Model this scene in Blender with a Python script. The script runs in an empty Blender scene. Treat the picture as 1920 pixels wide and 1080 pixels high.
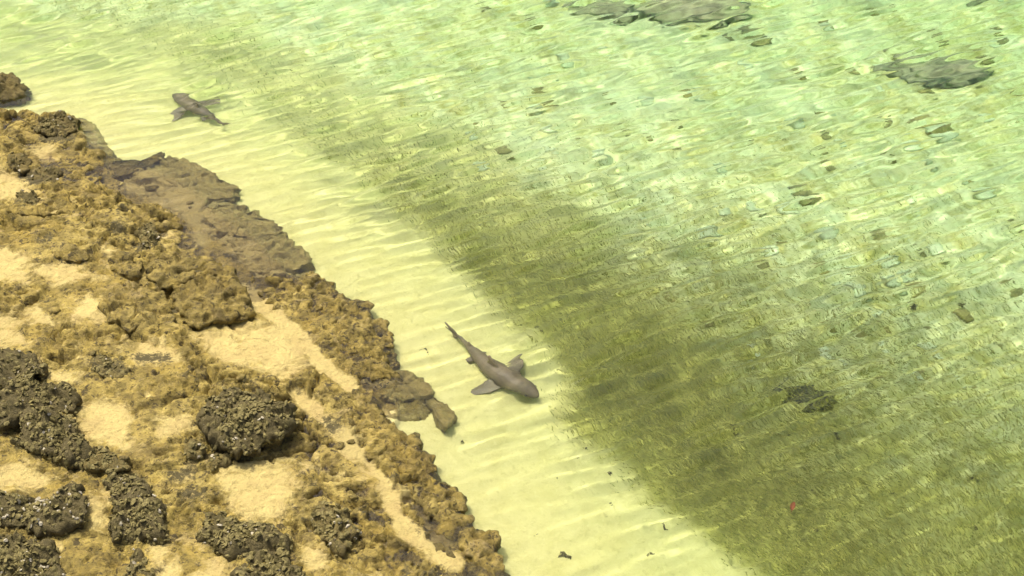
import bpy, bmesh, math, random
import numpy as np
from mathutils import Vector, Matrix, noise as mnoise

R = math.radians
random.seed(7)
rng = np.random.default_rng(7)
S = bpy.context.scene
COL = S.collection

# ------------------------------------------------------------------ camera, sky, sun, exposure
CAM_H, PITCH, HFOV = 10.5, 38.0, 40.0
cam_d = bpy.data.cameras.new('camera')
cam = bpy.data.objects.new('camera', cam_d)
COL.objects.link(cam)
cam.location = (0, 0, CAM_H)
cam.rotation_euler = (R(90 - PITCH), 0, 0)
cam_d.sensor_width = 36
cam_d.angle = R(HFOV)
cam_d.clip_end = 2000
S.camera = cam

SUN_EL, SUN_AZ = 68.0, -48.0          # azimuth measured from +Y towards +X
w = bpy.data.worlds.new('World')
S.world = w
w.use_nodes = True
nt = w.node_tree
bg = nt.nodes['Background']
sky = nt.nodes.new('ShaderNodeTexSky')
sky.sky_type = 'NISHITA'
sky.sun_disc = False
sky.sun_elevation = R(SUN_EL)
sky.sun_rotation = R(SUN_AZ)
sky.air_density = 0.7
sky.dust_density = 8.0
sky.ozone_density = 0.6
nt.links.new(sky.outputs[0], bg.inputs[0])
bg.inputs[1].default_value = 0.15

sun_d = bpy.data.lights.new('sun', 'SUN')
sun_d.energy = 2.9
sun_d.angle = R(3.0)
sun_d.color = (1.0, 0.93, 0.78)
sun = bpy.data.objects.new('sun', sun_d)
COL.objects.link(sun)
sdir = Vector((math.sin(R(SUN_AZ)) * math.cos(R(SUN_EL)), math.cos(R(SUN_AZ)) * math.cos(R(SUN_EL)), math.sin(R(SUN_EL))))
sun.rotation_euler = sdir.to_track_quat('Z', 'Y').to_euler()
sun.location = sdir * 60

S.view_settings.view_transform = 'Standard'
S.view_settings.look = 'None'
S.view_settings.exposure = 0.42
S.view_settings.gamma = 1.0
S.render.engine = 'CYCLES'
S.cycles.use_denoising = True
S.cycles.max_bounces = 7
S.cycles.transparent_max_bounces = 16
S.cycles.transmission_bounces = 8
S.cycles.caustics_refractive = True
S.cycles.sample_clamp_indirect = 6

# ------------------------------------------------------------------ helpers
FPX = 960 / math.tan(R(HFOV / 2))
CP, SP = math.cos(R(PITCH)), math.sin(R(PITCH))

def at(u, v, z=0.0):
    """point of the place seen at photo pixel (u, v) on the level z"""
    a, b = (u - 960) / FPX, (540 - v) / FPX
    d = Vector((a, CP + b * SP, -SP + b * CP))
    t = (z - CAM_H) / d.z
    return Vector((d.x * t, d.y * t, z))

def poly(px, z=0.0):
    return np.array([at(u, v, z)[:2] for u, v in px])

def hash2(ix, iy, seed):
    h = (ix.astype(np.int64) * 374761393 + iy.astype(np.int64) * 668265263 + seed * 982451653) & 0xFFFFFFFF
    h = ((h ^ (h >> 13)) * 1274126177) & 0xFFFFFFFF
    h = h ^ (h >> 16)
    h = (h * 2246822519) & 0xFFFFFFFF
    return ((h ^ (h >> 15)) & 0xFFFFFF) / float(0xFFFFFF)

def vnoise(x, y, seed=0):
    """gradient noise about -1..1"""
    ix, iy = np.floor(x), np.floor(y)
    fx, fy = x - ix, y - iy
    ux = fx * fx * fx * (fx * (fx * 6 - 15) + 10)
    uy = fy * fy * fy * (fy * (fy * 6 - 15) + 10)
    def g(dx, dy):
        a = hash2(ix + dx, iy + dy, seed) * 2 * np.pi
        return np.cos(a) * (fx - dx) + np.sin(a) * (fy - dy)
    n0 = g(0, 0) * (1 - ux) + g(1, 0) * ux
    n1 = g(0, 1) * (1 - ux) + g(1, 1) * ux
    return (n0 * (1 - uy) + n1 * uy) * 1.5

def fbm(x, y, oct=4, seed=0, gain=0.5):
    a, s, t = 1.0, 0.0, 0.0
    for o in range(oct):
        s = s + a * vnoise(x * 2 ** o, y * 2 ** o, seed + o * 17)
        t += a
        a *= gain
    return s / t

def voro(x, y, seed=0, jit=0.9):
    """F1, F2 and the hash of the nearest cell"""
    ix, iy = np.floor(x), np.floor(y)
    f1 = np.full(x.shape, 9.0); f2 = np.full(x.shape, 9.0); cid = np.zeros(x.shape)
    for dx in (-1, 0, 1):
        for dy in (-1, 0, 1):
            cx, cy = ix + dx, iy + dy
            px = cx + 0.5 + (hash2(cx, cy, seed) - 0.5) * jit
            py = cy + 0.5 + (hash2(cx, cy, seed + 5) - 0.5) * jit
            d = np.hypot(px - x, py - y)
            hh = hash2(cx, cy, seed + 9)
            near = d < f1
            f2 = np.where(near, f1, np.minimum(f2, d))
            cid = np.where(near, hh, cid)
            f1 = np.where(near, d, f1)
    return f1, f2, cid

def sstep(a, b, x):
    t = np.clip((x - a) / (b - a), 0, 1)
    return t * t * (3 - 2 * t)

def dist_line(x, y, pts):
    """distance to an open polyline and on which side (+ = right of its run)"""
    best = np.full(x.shape, 1e9); side = np.zeros(x.shape)
    for (ax, ay), (bx, by) in zip(pts[:-1], pts[1:]):
        dx, dy = bx - ax, by - ay
        L = dx * dx + dy * dy + 1e-12
        t = np.clip(((x - ax) * dx + (y - ay) * dy) / L, 0, 1)
        d = np.hypot(x - ax - t * dx, y - ay - t * dy)
        cr = (x - ax) * dy - (y - ay) * dx
        m = d < best - 1e-7
        best = np.where(m, d, best)
        side = np.where(m, np.sign(cr), side)
    return best, side

def shore_dist(x, y):
    """distance to the shoreline, + towards the land"""
    d, _ = dist_line(x, y, SHORE)
    return np.where(in_poly(x, y, LAND), d, -d)

def in_poly(x, y, pts):
    c = np.zeros(x.shape, bool)
    n = len(pts)
    for i in range(n):
        ax, ay = pts[i]; bx, by = pts[(i + 1) % n]
        m = ((ay > y) != (by > y)) & (x < (bx - ax) * (y - ay) / (by - ay + 1e-12) + ax)
        c ^= m
    return c

def blob(x, y, pts, soft):
    """1 inside the polygon, falling to 0 over soft metres outside"""
    pts = np.asarray(pts)
    lo, hi = pts.min(0) - soft, pts.max(0) + soft
    m = (x > lo[0]) & (x < hi[0]) & (y > lo[1]) & (y < hi[1])
    out = np.zeros(x.shape)
    if m.any():
        xx, yy = x[m], y[m]
        d, _ = dist_line(xx, yy, np.vstack([pts, pts[:1]]))
        d = np.where(in_poly(xx, yy, pts), -d, d)
        out[m] = 1 - sstep(-soft, soft, d)
    return out

def axis(lo, hi, step, far_lo, far_hi):
    a = list(np.arange(lo, hi + step / 2, step))
    s, x = step, a[-1]
    while x < far_hi:
        s *= 1.35; x += s; a.append(x)
    s, x = step, a[0]
    while x > far_lo:
        s *= 1.35; x -= s; a.insert(0, x)
    return np.array(a)

def mesh_from(name, verts, faces, smooth=True):
    """verts (n,3) array, faces (m,k) array of one polygon size"""
    me = bpy.data.meshes.new(name)
    verts = np.asarray(verts, np.float32); faces = np.asarray(faces, np.int32)
    n, m, k = len(verts), len(faces), faces.shape[1]
    me.vertices.add(n); me.vertices.foreach_set('co', verts.ravel())
    me.loops.add(m * k); me.loops.foreach_set('vertex_index', faces.ravel())
    me.polygons.add(m)
    me.polygons.foreach_set('loop_start', np.arange(0, m * k, k, dtype=np.int32))
    me.polygons.foreach_set('use_smooth', np.full(m, smooth))
    me.update(); me.validate()
    return me

def grid_mesh(name, xs, ys, z, keep=None):
    nx, ny = len(xs), len(ys)
    X, Y = np.meshgrid(xs, ys)
    v = np.stack([X.ravel(), Y.ravel(), z.ravel()], 1)
    i = np.arange(nx * ny).reshape(ny, nx)
    f = np.stack([i[:-1, :-1], i[:-1, 1:], i[1:, 1:], i[1:, :-1]], -1).reshape(-1, 4)
    if keep is not None:
        k = keep.ravel()
        f = f[k[f].any(1)]
        used = np.zeros(len(v), bool); used[f.ravel()] = True
        remap = np.cumsum(used) - 1
        v = v[used]; f = remap[f]
    else:
        used = np.ones(len(v), bool)
    return mesh_from(name, v, f), used

def add_attr(me, name, arr):
    a = me.attributes.new(name, 'FLOAT_COLOR', 'POINT')
    c = np.ones((len(arr), 4), np.float32)
    c[:, :arr.shape[1]] = arr
    a.data.foreach_set('color', c.ravel())

def link(name, me, mat=None, parent=None):
    o = bpy.data.objects.new(name, me)
    COL.objects.link(o)
    if mat is not None and me is not None and not me.materials:
        me.materials.append(mat)
    if parent is not None:
        o.parent = parent
    return o

def tag(o, label=None, cat=None, group=None, kind=None):
    if label: o['label'] = label
    if cat: o['category'] = cat
    if group: o['group'] = group
    if kind: o['kind'] = kind
    return o

# ------------------------------------------------------------------ materials
class NM:
    def __init__(s, name):
        s.m = bpy.data.materials.new(name); s.m.use_nodes = True
        s.t = s.m.node_tree; s.t.nodes.clear()
        s.out = s.t.nodes.new('ShaderNodeOutputMaterial')
    def n(s, typ, **kw):
        nd = s.t.nodes.new('ShaderNode' + typ)
        for k, v in kw.items():
            if k[0] == 'i' and k[1:].isdigit(): nd.inputs[int(k[1:])].default_value = v
            elif k in nd.inputs and not hasattr(type(nd), k): nd.inputs[k].default_value = v
            else: setattr(nd, k, v)
        return nd
    def l(s, a, b): s.t.links.new(a, b)
    def noise(s, vec, scale, detail=5, rough=0.55, dist=0.0):
        nd = s.t.nodes.new('ShaderNodeTexNoise')
        nd.inputs['Scale'].default_value = scale; nd.inputs['Detail'].default_value = detail
        nd.inputs['Roughness'].default_value = rough; nd.inputs['Distortion'].default_value = dist
        s.l(vec, nd.inputs['Vector'])
        return nd.outputs['Fac']
    def ramp(s, fac, *stops):
        nd = s.t.nodes.new('ShaderNodeValToRGB')
        e = nd.color_ramp.elements
        while len(e) < len(stops): e.new(0.5)
        for el, (p, c) in zip(e, stops):
            el.position = p
            el.color = (c, c, c, 1) if not isinstance(c, tuple) else (*c, 1)
        s.l(fac, nd.inputs[0])
        return nd.outputs[0]
    def mix(s, fac, a, b, mode='MIX'):
        nd = s.t.nodes.new('ShaderNodeMix'); nd.data_type = 'RGBA'; nd.blend_type = mode
        for sock, v in ((nd.inputs['Factor'], fac), (nd.inputs[6], a), (nd.inputs[7], b)):
            if isinstance(v, (int, float)): sock.default_value = v
            elif isinstance(v, tuple): sock.default_value = (*v, 1)
            else: s.l(v, sock)
        return nd.outputs[2]
    def math(s, op, a, b=0.0, clamp=False):
        nd = s.t.nodes.new('ShaderNodeMath'); nd.operation = op; nd.use_clamp = clamp
        for sock, v in ((nd.inputs[0], a), (nd.inputs[1], b)):
            if isinstance(v, (int, float)): sock.default_value = v
            else: s.l(v, sock)
        return nd.outputs[0]
    def obj(s):
        return s.t.nodes.new('ShaderNodeTexCoord').outputs['Object']
    def pos(s):
        return s.t.nodes.new('ShaderNodeNewGeometry').outputs['Position']
    def attr(s, name):
        a = s.t.nodes.new('ShaderNodeAttribute'); a.attribute_name = name
        sp = s.t.nodes.new('ShaderNodeSeparateColor'); s.l(a.outputs['Color'], sp.inputs[0])
        return sp.outputs
    def finish(s, col, rough=0.8, spec=0.3, bump=None, bstr=0.5, bdist=0.02):
        p = s.t.nodes.new('ShaderNodeBsdfPrincipled')
        if isinstance(col, tuple): p.inputs['Base Color'].default_value = (*col, 1)
        else: s.l(col, p.inputs['Base Color'])
        if isinstance(rough, (int, float)): p.inputs['Roughness'].default_value = rough
        else: s.l(rough, p.inputs['Roughness'])
        p.inputs['Specular IOR Level'].default_value = spec
        if bump is not None:
            b = s.t.nodes.new('ShaderNodeBump')
            b.inputs['Strength'].default_value = bstr; b.inputs['Distance'].default_value = bdist
            s.l(bump, b.inputs['Height']); s.l(b.outputs[0], p.inputs['Normal'])
        s.l(p.outputs[0], s.out.inputs['Surface'])
        return s.m

TAN = (0.50, 0.395, 0.112); GOLD = (0.37, 0.275, 0.06); OLIVE = (0.19, 0.15, 0.042)
UMBER = (0.10, 0.075, 0.032); SAND = (0.64, 0.53, 0.205); CRUST = (0.105, 0.088, 0.038)

def rock_colour(k, P):
    big = k.noise(P, 1.3, 5, 0.6, 0.3)
    mid = k.noise(P, 5.0, 6, 0.65, 0.4)
    fine = k.noise(P, 23.0, 5, 0.7)
    c = k.mix(k.ramp(big, (0.36, 0.0), (0.64, 1.0)), TAN, GOLD)
    c = k.mix(k.ramp(mid, (0.38, 0.0), (0.60, 0.92)), c, OLIVE)
    c = k.mix(k.ramp(fine, (0.53, 0.0), (0.66, 0.85)), c, UMBER)
    c = k.mix(k.ramp(fine, (0.26, 0.75), (0.42, 0.0)), c, (0.60, 0.46, 0.21))
    st = k.noise(P, 2.1, 6, 0.7, 1.2)
    c = k.mix(k.ramp(st, (0.53, 0.0), (0.68, 0.70)), c, (0.135, 0.10, 0.04))
    c = k.mix(k.ramp(st, (0.30, 0.6), (0.42, 0.0)), c, (0.56, 0.44, 0.20))
    sp = k.noise(P, 9.0, 4, 0.75, 0.6)
    c = k.mix(k.ramp(sp, (0.56, 0.0), (0.62, 0.9)), c, (0.065, 0.052, 0.026))
    return c, mid, fine

def mat_shelf():
    k = NM('shelf_rock'); P = k.pos()
    c, mid, fine = rock_colour(k, P)
    a = k.attr('cover')
    grain = k.noise(P, 60, 4, 0.7)
    patch = k.noise(P, 3.5, 6, 0.6, 0.5)
    # loose sand in the hollows
    sd = k.mix(k.ramp(patch, (0.4, 0.0), (0.7, 1.0)), SAND, (0.52, 0.40, 0.16))
    sd = k.mix(k.ramp(fine, (0.50, 0.0), (0.66, 0.55)), sd, (0.40, 0.31, 0.12))
    sd = k.mix(k.ramp(grain, (0.58, 0.0), (0.70, 0.5)), sd, (0.36, 0.28, 0.12))
    edge = k.math('ADD', a[0], k.math('MULTIPLY', k.math('SUBTRACT', k.noise(P, 4.0, 7, 0.70, 0.8), 0.5), 2.7))
    c = k.mix(k.ramp(edge, (0.42, 0.0), (0.85, 0.90)), c, sd)
    # dark algal crust
    e2 = k.math('ADD', a[2], k.math('MULTIPLY', k.math('SUBTRACT', fine, 0.5), 1.3))
    c = k.mix(k.ramp(e2, (0.42, 0.0), (0.62, 1.0)), c, CRUST)
    # paler tan on awash rock, painted to offset dimmer light under water
    e3 = k.math('ADD', a[1], k.math('MULTIPLY', k.math('SUBTRACT', mid, 0.5), 1.0))
    c = k.mix(k.ramp(e3, (0.45, 0.0), (0.85, 0.7)), c, (0.52, 0.43, 0.17))
    sz = k.t.nodes.new('ShaderNodeSeparateXYZ'); k.l(P, sz.inputs[0])
    wz = k.math('ADD', sz.outputs[2], k.math('MULTIPLY', k.math('SUBTRACT', mid, 0.5), 0.12))
    wetm = k.ramp(wz, (0.0, 1.0), (0.075, 0.0))
    c = k.mix(wetm, c, k.mix(1.0, c, (0.90, 0.89, 0.86), 'MULTIPLY'))
    rg = k.math('SUBTRACT', 0.85, k.math('MULTIPLY', wetm, 0.45))
    h = k.math('ADD', k.math('MULTIPLY', mid, 0.8), k.math('ADD', k.math('MULTIPLY', fine, 0.6), k.math('MULTIPLY', grain, 0.25)))
    return k.finish(c, rg, 0.25, h, 1.0, 0.07)

def mat_rock(name, dark=0.0, shell=0.0, brighten=0.0):
    k = NM(name); P = k.pos()
    c, mid, fine = rock_colour(k, P)
    if brighten: c = k.mix(brighten, c, (0.56, 0.46, 0.18))  # paler colour painted in to offset the weaker light under water
    if dark:
        d = k.mix(k.ramp(fine, (0.42, 0.0), (0.66, 1.0)), CRUST, (0.17, 0.14, 0.06))
        d = k.mix(k.ramp(mid, (0.5, 0.0), (0.72, 0.6)), d, (0.13, 0.115, 0.035))
        c = k.mix(dark, c, d)
    if shell:
        v = k.noise(P, 48, 3, 0.7)
        c = k.mix(k.ramp(v, (0.66, 0.0), (0.72, shell)), c, (0.42, 0.38, 0.27))
    sz = k.t.nodes.new('ShaderNodeSeparateXYZ'); k.l(P, sz.inputs[0])
    wz = k.math('ADD', sz.outputs[2], k.math('MULTIPLY', k.math('SUBTRACT', mid, 0.5), 0.12))
    wetm = k.ramp(wz, (0.0, 1.0), (0.075, 0.0))
    c = k.mix(wetm, c, k.mix(1.0, c, (0.90, 0.89, 0.86), 'MULTIPLY'))
    rg = k.math('SUBTRACT', 0.85, k.math('MULTIPLY', wetm, 0.45))
    grain = k.noise(P, 70, 4, 0.7)
    h = k.math('ADD', k.math('MULTIPLY', mid, 0.6), k.math('ADD', k.math('MULTIPLY', fine, 0.8), k.math('MULTIPLY', grain, 0.35)))
    return k.finish(c, rg, 0.3, h, 1.0, 0.07)

def mat_bed():
    k = NM('seabed_sand'); P = k.pos()
    a = k.attr('cover')                     # R = algal turf and rubble, G = weed flecks, B = shoal's shade painted in olive
    big = k.noise(P, 0.55, 6, 0.6, 0.4)
    mid = k.noise(P, 3.2, 6, 0.65, 0.5)
    fine = k.noise(P, 11.0, 6, 0.7)
    grain = k.noise(P, 45, 3, 0.7)
    sand = k.mix(k.ramp(mid, (0.38, 0.0), (0.7, 1.0)), (0.72, 0.635, 0.295), (0.62, 0.54, 0.225))
    sand = k.mix(k.ramp(fine, (0.56, 0.0), (0.70, 0.45)), sand, (0.42, 0.35, 0.13))
    sand = k.mix(k.ramp(fine, (0.30, 0.5), (0.42, 0.0)), sand, (0.78, 0.71, 0.36))
    turf = k.mix(k.ramp(mid, (0.36, 0.0), (0.66, 1.0)), (0.88, 0.82, 0.50), (0.60, 0.50, 0.17))
    turf = k.mix(k.ramp(fine, (0.5, 0.0), (0.68, 0.8)), turf, (0.36, 0.30, 0.09))
    turf = k.mix(k.ramp(fine, (0.26, 0.8), (0.42, 0.0)), turf, (0.90, 0.88, 0.62))
    turf = k.mix(k.ramp(big, (0.45, 0.0), (0.7, 0.5)), turf, (0.88, 0.85, 0.60))
    e = k.math('ADD', a[0], k.math('MULTIPLY', k.math('SUBTRACT', mid, 0.5), 0.8))
    c = k.mix(k.ramp(e, (0.3, 0.0), (0.75, 1.0)), sand, turf)
    mt = k.mix(k.ramp(fine, (0.38, 0.0), (0.64, 1.0)), (0.34, 0.315, 0.055), (0.26, 0.24, 0.042))  # olive that puts the shoal's mass and shade into the bed colour
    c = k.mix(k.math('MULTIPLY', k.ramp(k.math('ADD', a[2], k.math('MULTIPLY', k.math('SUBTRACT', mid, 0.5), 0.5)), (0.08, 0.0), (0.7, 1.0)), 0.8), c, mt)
    g = k.math('ADD', a[1], k.math('MULTIPLY', k.math('SUBTRACT', fine, 0.5), 1.2))
    c = k.mix(k.ramp(g, (0.72, 0.0), (0.86, 0.75)), c, (0.30, 0.25, 0.08))
    h = k.math('ADD', mid, k.math('ADD', k.math('MULTIPLY', fine, 0.7), k.math('MULTIPLY', grain, 0.2)))
    return k.finish(c, 0.9, 0.1, h, 0.6, 0.05)

def mat_water():
    k = NM('sea_water'); P = k.pos()
    mp = k.n('Mapping', vector_type='TEXTURE'); mp.inputs['Rotation'].default_value = (0, 0, R(29)); mp.inputs['Scale'].default_value = (2.4, 0.7, 1)
    k.l(P, mp.inputs[0])
    h = k.noise(mp.outputs[0], 9.0, 3, 0.55, 0.4)
    b = k.n('Bump'); b.inputs['Strength'].default_value = 0.35; b.inputs['Distance'].default_value = 0.02
    k.l(h, b.inputs['Height'])
    fr = k.n('Fresnel'); fr.inputs['IOR'].default_value = 1.333; k.l(b.outputs[0], fr.inputs['Normal'])
    rf = k.n('BsdfRefraction'); rf.inputs['IOR'].default_value = 1.333; rf.inputs['Roughness'].default_value = 0.0
    rf.inputs[0].default_value = (1, 1, 1, 1); k.l(b.outputs[0], rf.inputs['Normal'])
    gl = k.n('BsdfGlossy'); gl.inputs['Roughness'].default_value = 0.09; k.l(b.outputs[0], gl.inputs['Normal'])
    m2 = k.n('MixShader'); k.l(fr.outputs[0], m2.inputs[0]); k.l(rf.outputs[0], m2.inputs[1]); k.l(gl.outputs[0], m2.inputs[2])
    k.l(m2.outputs[0], k.out.inputs['Surface'])
    return k.m

def mat_water_body():
    k = NM('water_body')
    va = k.n('VolumeAbsorption'); va.inputs['Color'].default_value = (0.66, 0.97, 0.82, 1); va.inputs['Density'].default_value = 0.72
    k.l(va.outputs[0], k.out.inputs['Volume'])
    return k.m

M_SHELF, M_BED, M_WATER = mat_shelf(), mat_bed(), mat_water()
M_OYS, M_SLAB, M_LEDGE = mat_rock('oyster_rock', 0.92, 0.8), mat_rock('slab_rock', 0.12), mat_rock('ledge_rock', 0.0)
M_AWASH = mat_rock('awash_rock', 0.0, 0.0, 0.55)  # ledge rock brightened in colour, offsetting light lost under water
M_DIM = mat_rock('crusted_rock', 0.6, 0.3)

def simple(name, ca, cb, scale, rough=0.8, bump=0.5):
    k = NM(name); P = k.obj(); n_ = k.noise(P, scale, 5, 0.65)
    return k.finish(k.mix(k.ramp(n_, (0.35, 0.0), (0.65, 1.0)), ca, cb), rough, 0.3, n_, bump, 0.02)

M_SHELL = simple('oyster_shell', (0.23, 0.195, 0.07), (0.095, 0.08, 0.028), 40)
M_SHELLW = simple('bleached_shell', (0.50, 0.46, 0.34), (0.28, 0.25, 0.17), 40)
M_PALE = simple('pale_stone', (0.80, 0.80, 0.56), (0.62, 0.58, 0.34), 6)
M_OLST = simple('turfed_stone', (0.42, 0.35, 0.12), (0.26, 0.21, 0.06), 6)
M_DKST = simple('dark_stone', (0.42, 0.36, 0.14), (0.25, 0.21, 0.08), 6)
M_EYE = simple('shark_eye', (0.02, 0.02, 0.018), (0.03, 0.03, 0.025), 6, 0.3)
M_CORAL = simple('weathered_coral', (0.50, 0.44, 0.27), (0.26, 0.22, 0.13), 3, 0.85, 0.9)
M_BLACK = simple('dark_coral', (0.17, 0.155, 0.06), (0.08, 0.075, 0.03), 7, 0.85, 0.9)
M_WEED = simple('brown_weed', (0.14, 0.11, 0.04), (0.07, 0.06, 0.02), 20)
M_RED = simple('red_leaf', (0.26, 0.085, 0.025), (0.18, 0.05, 0.018), 3)
def mat_fish():
    k = NM('fish_back'); a = k.attr('tone')
    return k.finish(k.ramp(a[0], (0.0, (0.20, 0.19, 0.035)), (0.6, (0.26, 0.245, 0.045)), (1.0, (0.36, 0.335, 0.08))), 0.5, 0.3)
M_FISH = mat_fish()

# ------------------------------------------------------------------ the lie of the shore
SHORE_PX = [(-900, 60), (-400, 120), (-120, 205), (45, 207), (150, 212), (215, 285), (300, 298), (370, 318), (440, 372), (520, 428),
            (580, 490), (630, 530), (690, 575), (735, 640), (748, 690), (800, 735), (790, 760), (720, 765), (770, 830), (815, 880),
            (868, 930), (885, 985), (932, 1020), (945, 1085), (1000, 1200), (1180, 1500), (1500, 2100)]
SHORE = poly(SHORE_PX)
LAND = np.vstack([SHORE, [(-3000, SHORE[-1][1] - 30), (-3000, SHORE[0][1] + 200)]])
SHOAL_PX = [(150, 60), (250, 110), (400, 180), (470, 240), (560, 310), (650, 360), (720, 430), (800, 490), (850, 550), (930, 625), (985, 675),
            (1035, 715), (1050, 750), (1030, 795), (1060, 850), (1150, 905), (1205, 965), (1290, 1030), (1370, 1085), (1500, 1180), (1800, 1400)]
SHOAL = poly(SHOAL_PX, -0.4)
CHANNEL = poly([(455, 535), (480, 565), (525, 600), (565, 640), (610, 690), (655, 725)], 0)
CHANNEL2 = poly([(560, 745), (600, 785), (640, 825), (690, 880), (722, 905), (735, 950), (765, 1000), (815, 1042), (850, 1055)], 0)
CHANNEL3 = poly([(350, 330), (362, 420), (390, 460), (440, 505), (475, 555)], 0)
CHANNEL4 = poly([(205, 320), (215, 360), (255, 378), (300, 380), (355, 385)], 0)

SAND_PX = [
    [(360, 625), (400, 606), (480, 588), (540, 600), (580, 645), (570, 700), (520, 705), (450, 695), (395, 668)],
    [(395, 880), (440, 858), (480, 850), (550, 850), (565, 905), (545, 960), (500, 985), (450, 968), (415, 935)],
    [(-60, 300), (40, 310), (80, 352), (80, 366), (20, 372), (-60, 380)],
    [(75, 372), (125, 366), (145, 392), (80, 398)],
    [(148, 755), (225, 742), (250, 790), (243, 820), (262, 850), (200, 848), (165, 835), (150, 800)],
    [(55, 705), (100, 694), (150, 712), (165, 722), (120, 728), (85, 720)],
    [(158, 925), (203, 920), (208, 985), (165, 990)],
    [(262, 1000), (305, 990), (325, 1040), (300, 1066), (270, 1040)],
    [(370, 1045), (420, 1040), (470, 1090), (360, 1100)], [(385, 1005), (435, 1015), (440, 1035), (390, 1030)],
    [(560, 1005), (605, 1010), (625, 1050), (590, 1080), (560, 1060)],
    [(-20, 880), (60, 870), (110, 900), (90, 925), (0, 930)],
    [(-30, 460), (40, 470), (70, 520), (60, 545), (-30, 530)], [(40, 500), (150, 490), (190, 520), (100, 540)],
    [(-30, 600), (40, 600), (60, 650), (-30, 655)], [(130, 560), (190, 555), (200, 600), (140, 610)],
    [(240, 520), (268, 515), (268, 540), (245, 540)], [(185, 455), (215, 460), (222, 488), (195, 495)],
    [(40, 258), (90, 262), (120, 285), (60, 290)], [(300, 415), (320, 410), (325, 430), (300, 435)],
    [(200, 640), (330, 640), (350, 680), (260, 690)], [(290, 780), (360, 760), (370, 810), (300, 820)],
    [(600, 865), (640, 870), (640, 885), (605, 885)], [(640, 848), (700, 880), (695, 895), (650, 875)],
    [(320, 880), (360, 870), (370, 900), (330, 905)],
]
CRUST_PX = [
    [(160, 668), (200, 660), (240, 680), (245, 705), (200, 712), (165, 695)], [(235, 655), (320, 650), (330, 680), (250, 680)],
    [(300, 870), (370, 860), (370, 890), (310, 900)], [(320, 900), (395, 905), (390, 930), (330, 935)], [(20, 285), (70, 300), (110, 325), (60, 335), (20, 310)],
    [(235, 440), (300, 425), (300, 455), (250, 460)], [(585, 750), (650, 770), (640, 800), (600, 790)], [(60, 230), (140, 220), (145, 250), (70, 255)],
    [(450, 495), (480, 500), (480, 520), (455, 515)], [(190, 410), (235, 405), (245, 430), (200, 432)], [(300, 500), (420, 490), (440, 505), (320, 515)],
    [(95, 470), (165, 480), (150, 495), (100, 490)], [(560, 860), (600, 855), (600, 870), (565, 872)], [(660, 930), (700, 930), (700, 955), (665, 950)],
]
WET_PX = [
    [(205, 300), (300, 295), (440, 365), (560, 470), (570, 515), (480, 520), (400, 450), (320, 400), (220, 350)],
    [(350, 410), (380, 410), (400, 460), (360, 470)], [(460, 535), (480, 530), (500, 560), (470, 565)],
    [(620, 800), (670, 800), (700, 880), (640, 850)], [(735, 905), (790, 915), (775, 950), (740, 945)], [(790, 960), (850, 1000), (880, 1040), (800, 1030)],
    [(140, 210), (195, 230), (195, 280), (150, 260)],
]
SINK_PX = [[(200, 296), (310, 285), (450, 365), (590, 490), (560, 518), (470, 512), (400, 450), (320, 400), (205, 355)],
           [(140, 205), (180, 215), (215, 285), (170, 275)], [(690, 710), (800, 725), (800, 770), (710, 770)]]
sinkp = [poly(p) for p in SINK_PX]

def sea_depth(x, y):
    """height of the seabed"""
    d = -shore_dist(x, y)                           # + seaward
    z = -0.24 - 0.27 * sstep(0.0, 2.4, d) - 0.14 * sstep(2.2, 6.0, d) - 0.14 * sstep(5, 16, d)
    return z, d

# ---- seabed
xs = axis(-9.5, 9.5, 0.055, -220, 260); ys = axis(7.6, 22.5, 0.055, -40, 420)
X, Y = np.meshgrid(xs, ys)
zb, dsea = sea_depth(X, Y)
near = (np.abs(X) < 12) & (Y > 5) & (Y < 26)
turf = sstep(2.2, 4.6, dsea + 0.8 * fbm(X * 0.6, Y * 0.6, 3, 31))
zb = zb + 0.03 * fbm(X * 0.9, Y * 0.9, 4, 3) + 0.018 * turf * fbm(X * 5, Y * 5, 4, 9) + 0.006 * fbm(X * 4, Y * 4, 3, 13)
f1, f2, cid = voro(X * 4.0 + 0.5 * fbm(X * 3, Y * 3, 2, 8), Y * 4.0 + 0.5 * fbm(X * 3 + 9, Y * 3, 2, 8), 41)
zb = zb + turf * near * (cid > 0.55) * 0.06 * np.clip(0.55 - f1, 0, 1) * (0.4 + cid)
zb = np.where(dsea < -0.35, zb - 0.4 * sstep(-0.35, -1.2, dsea) - 0.05, zb)
me, _ = grid_mesh('seabed', xs, ys, zb)
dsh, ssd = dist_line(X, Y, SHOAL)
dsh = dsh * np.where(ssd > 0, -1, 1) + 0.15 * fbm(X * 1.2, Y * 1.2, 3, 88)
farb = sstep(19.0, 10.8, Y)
shoal_shade = sstep(-0.1, 0.5, dsh) * np.exp(-np.clip(dsh - 0.8, 0, 99) / (1.0 + 3.6 * farb)) * (0.16 + 0.84 * farb)  # follows the shoal: bed painted darker beneath, as if shaded by the fish
weed = sstep(0.15, 0.45, fbm(X * 1.1, Y * 1.1, 3, 77)) * sstep(1.0, 2.2, dsea) * 0.55
for p in ([(1040, 895), (1130, 890), (1200, 985), (1250, 1065), (1170, 1065), (1090, 975)], [(800, 610), (850, 600), (900, 680), (850, 690)], [(700, 585), (725, 580), (730, 610), (708, 612)]):
    weed = np.maximum(weed, 0.62 * blob(X, Y, poly(p, -0.35), 0.25))
add_attr(me, 'cover', np.stack([turf.ravel(), weed.ravel(), shoal_shade.ravel()], 1))
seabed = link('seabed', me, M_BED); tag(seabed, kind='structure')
def bed_z(x, y):
    i = int(np.clip(np.searchsorted(xs, x), 1, len(xs) - 1)); j = int(np.clip(np.searchsorted(ys, y), 1, len(ys) - 1))
    return float(zb[j, i])

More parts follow.
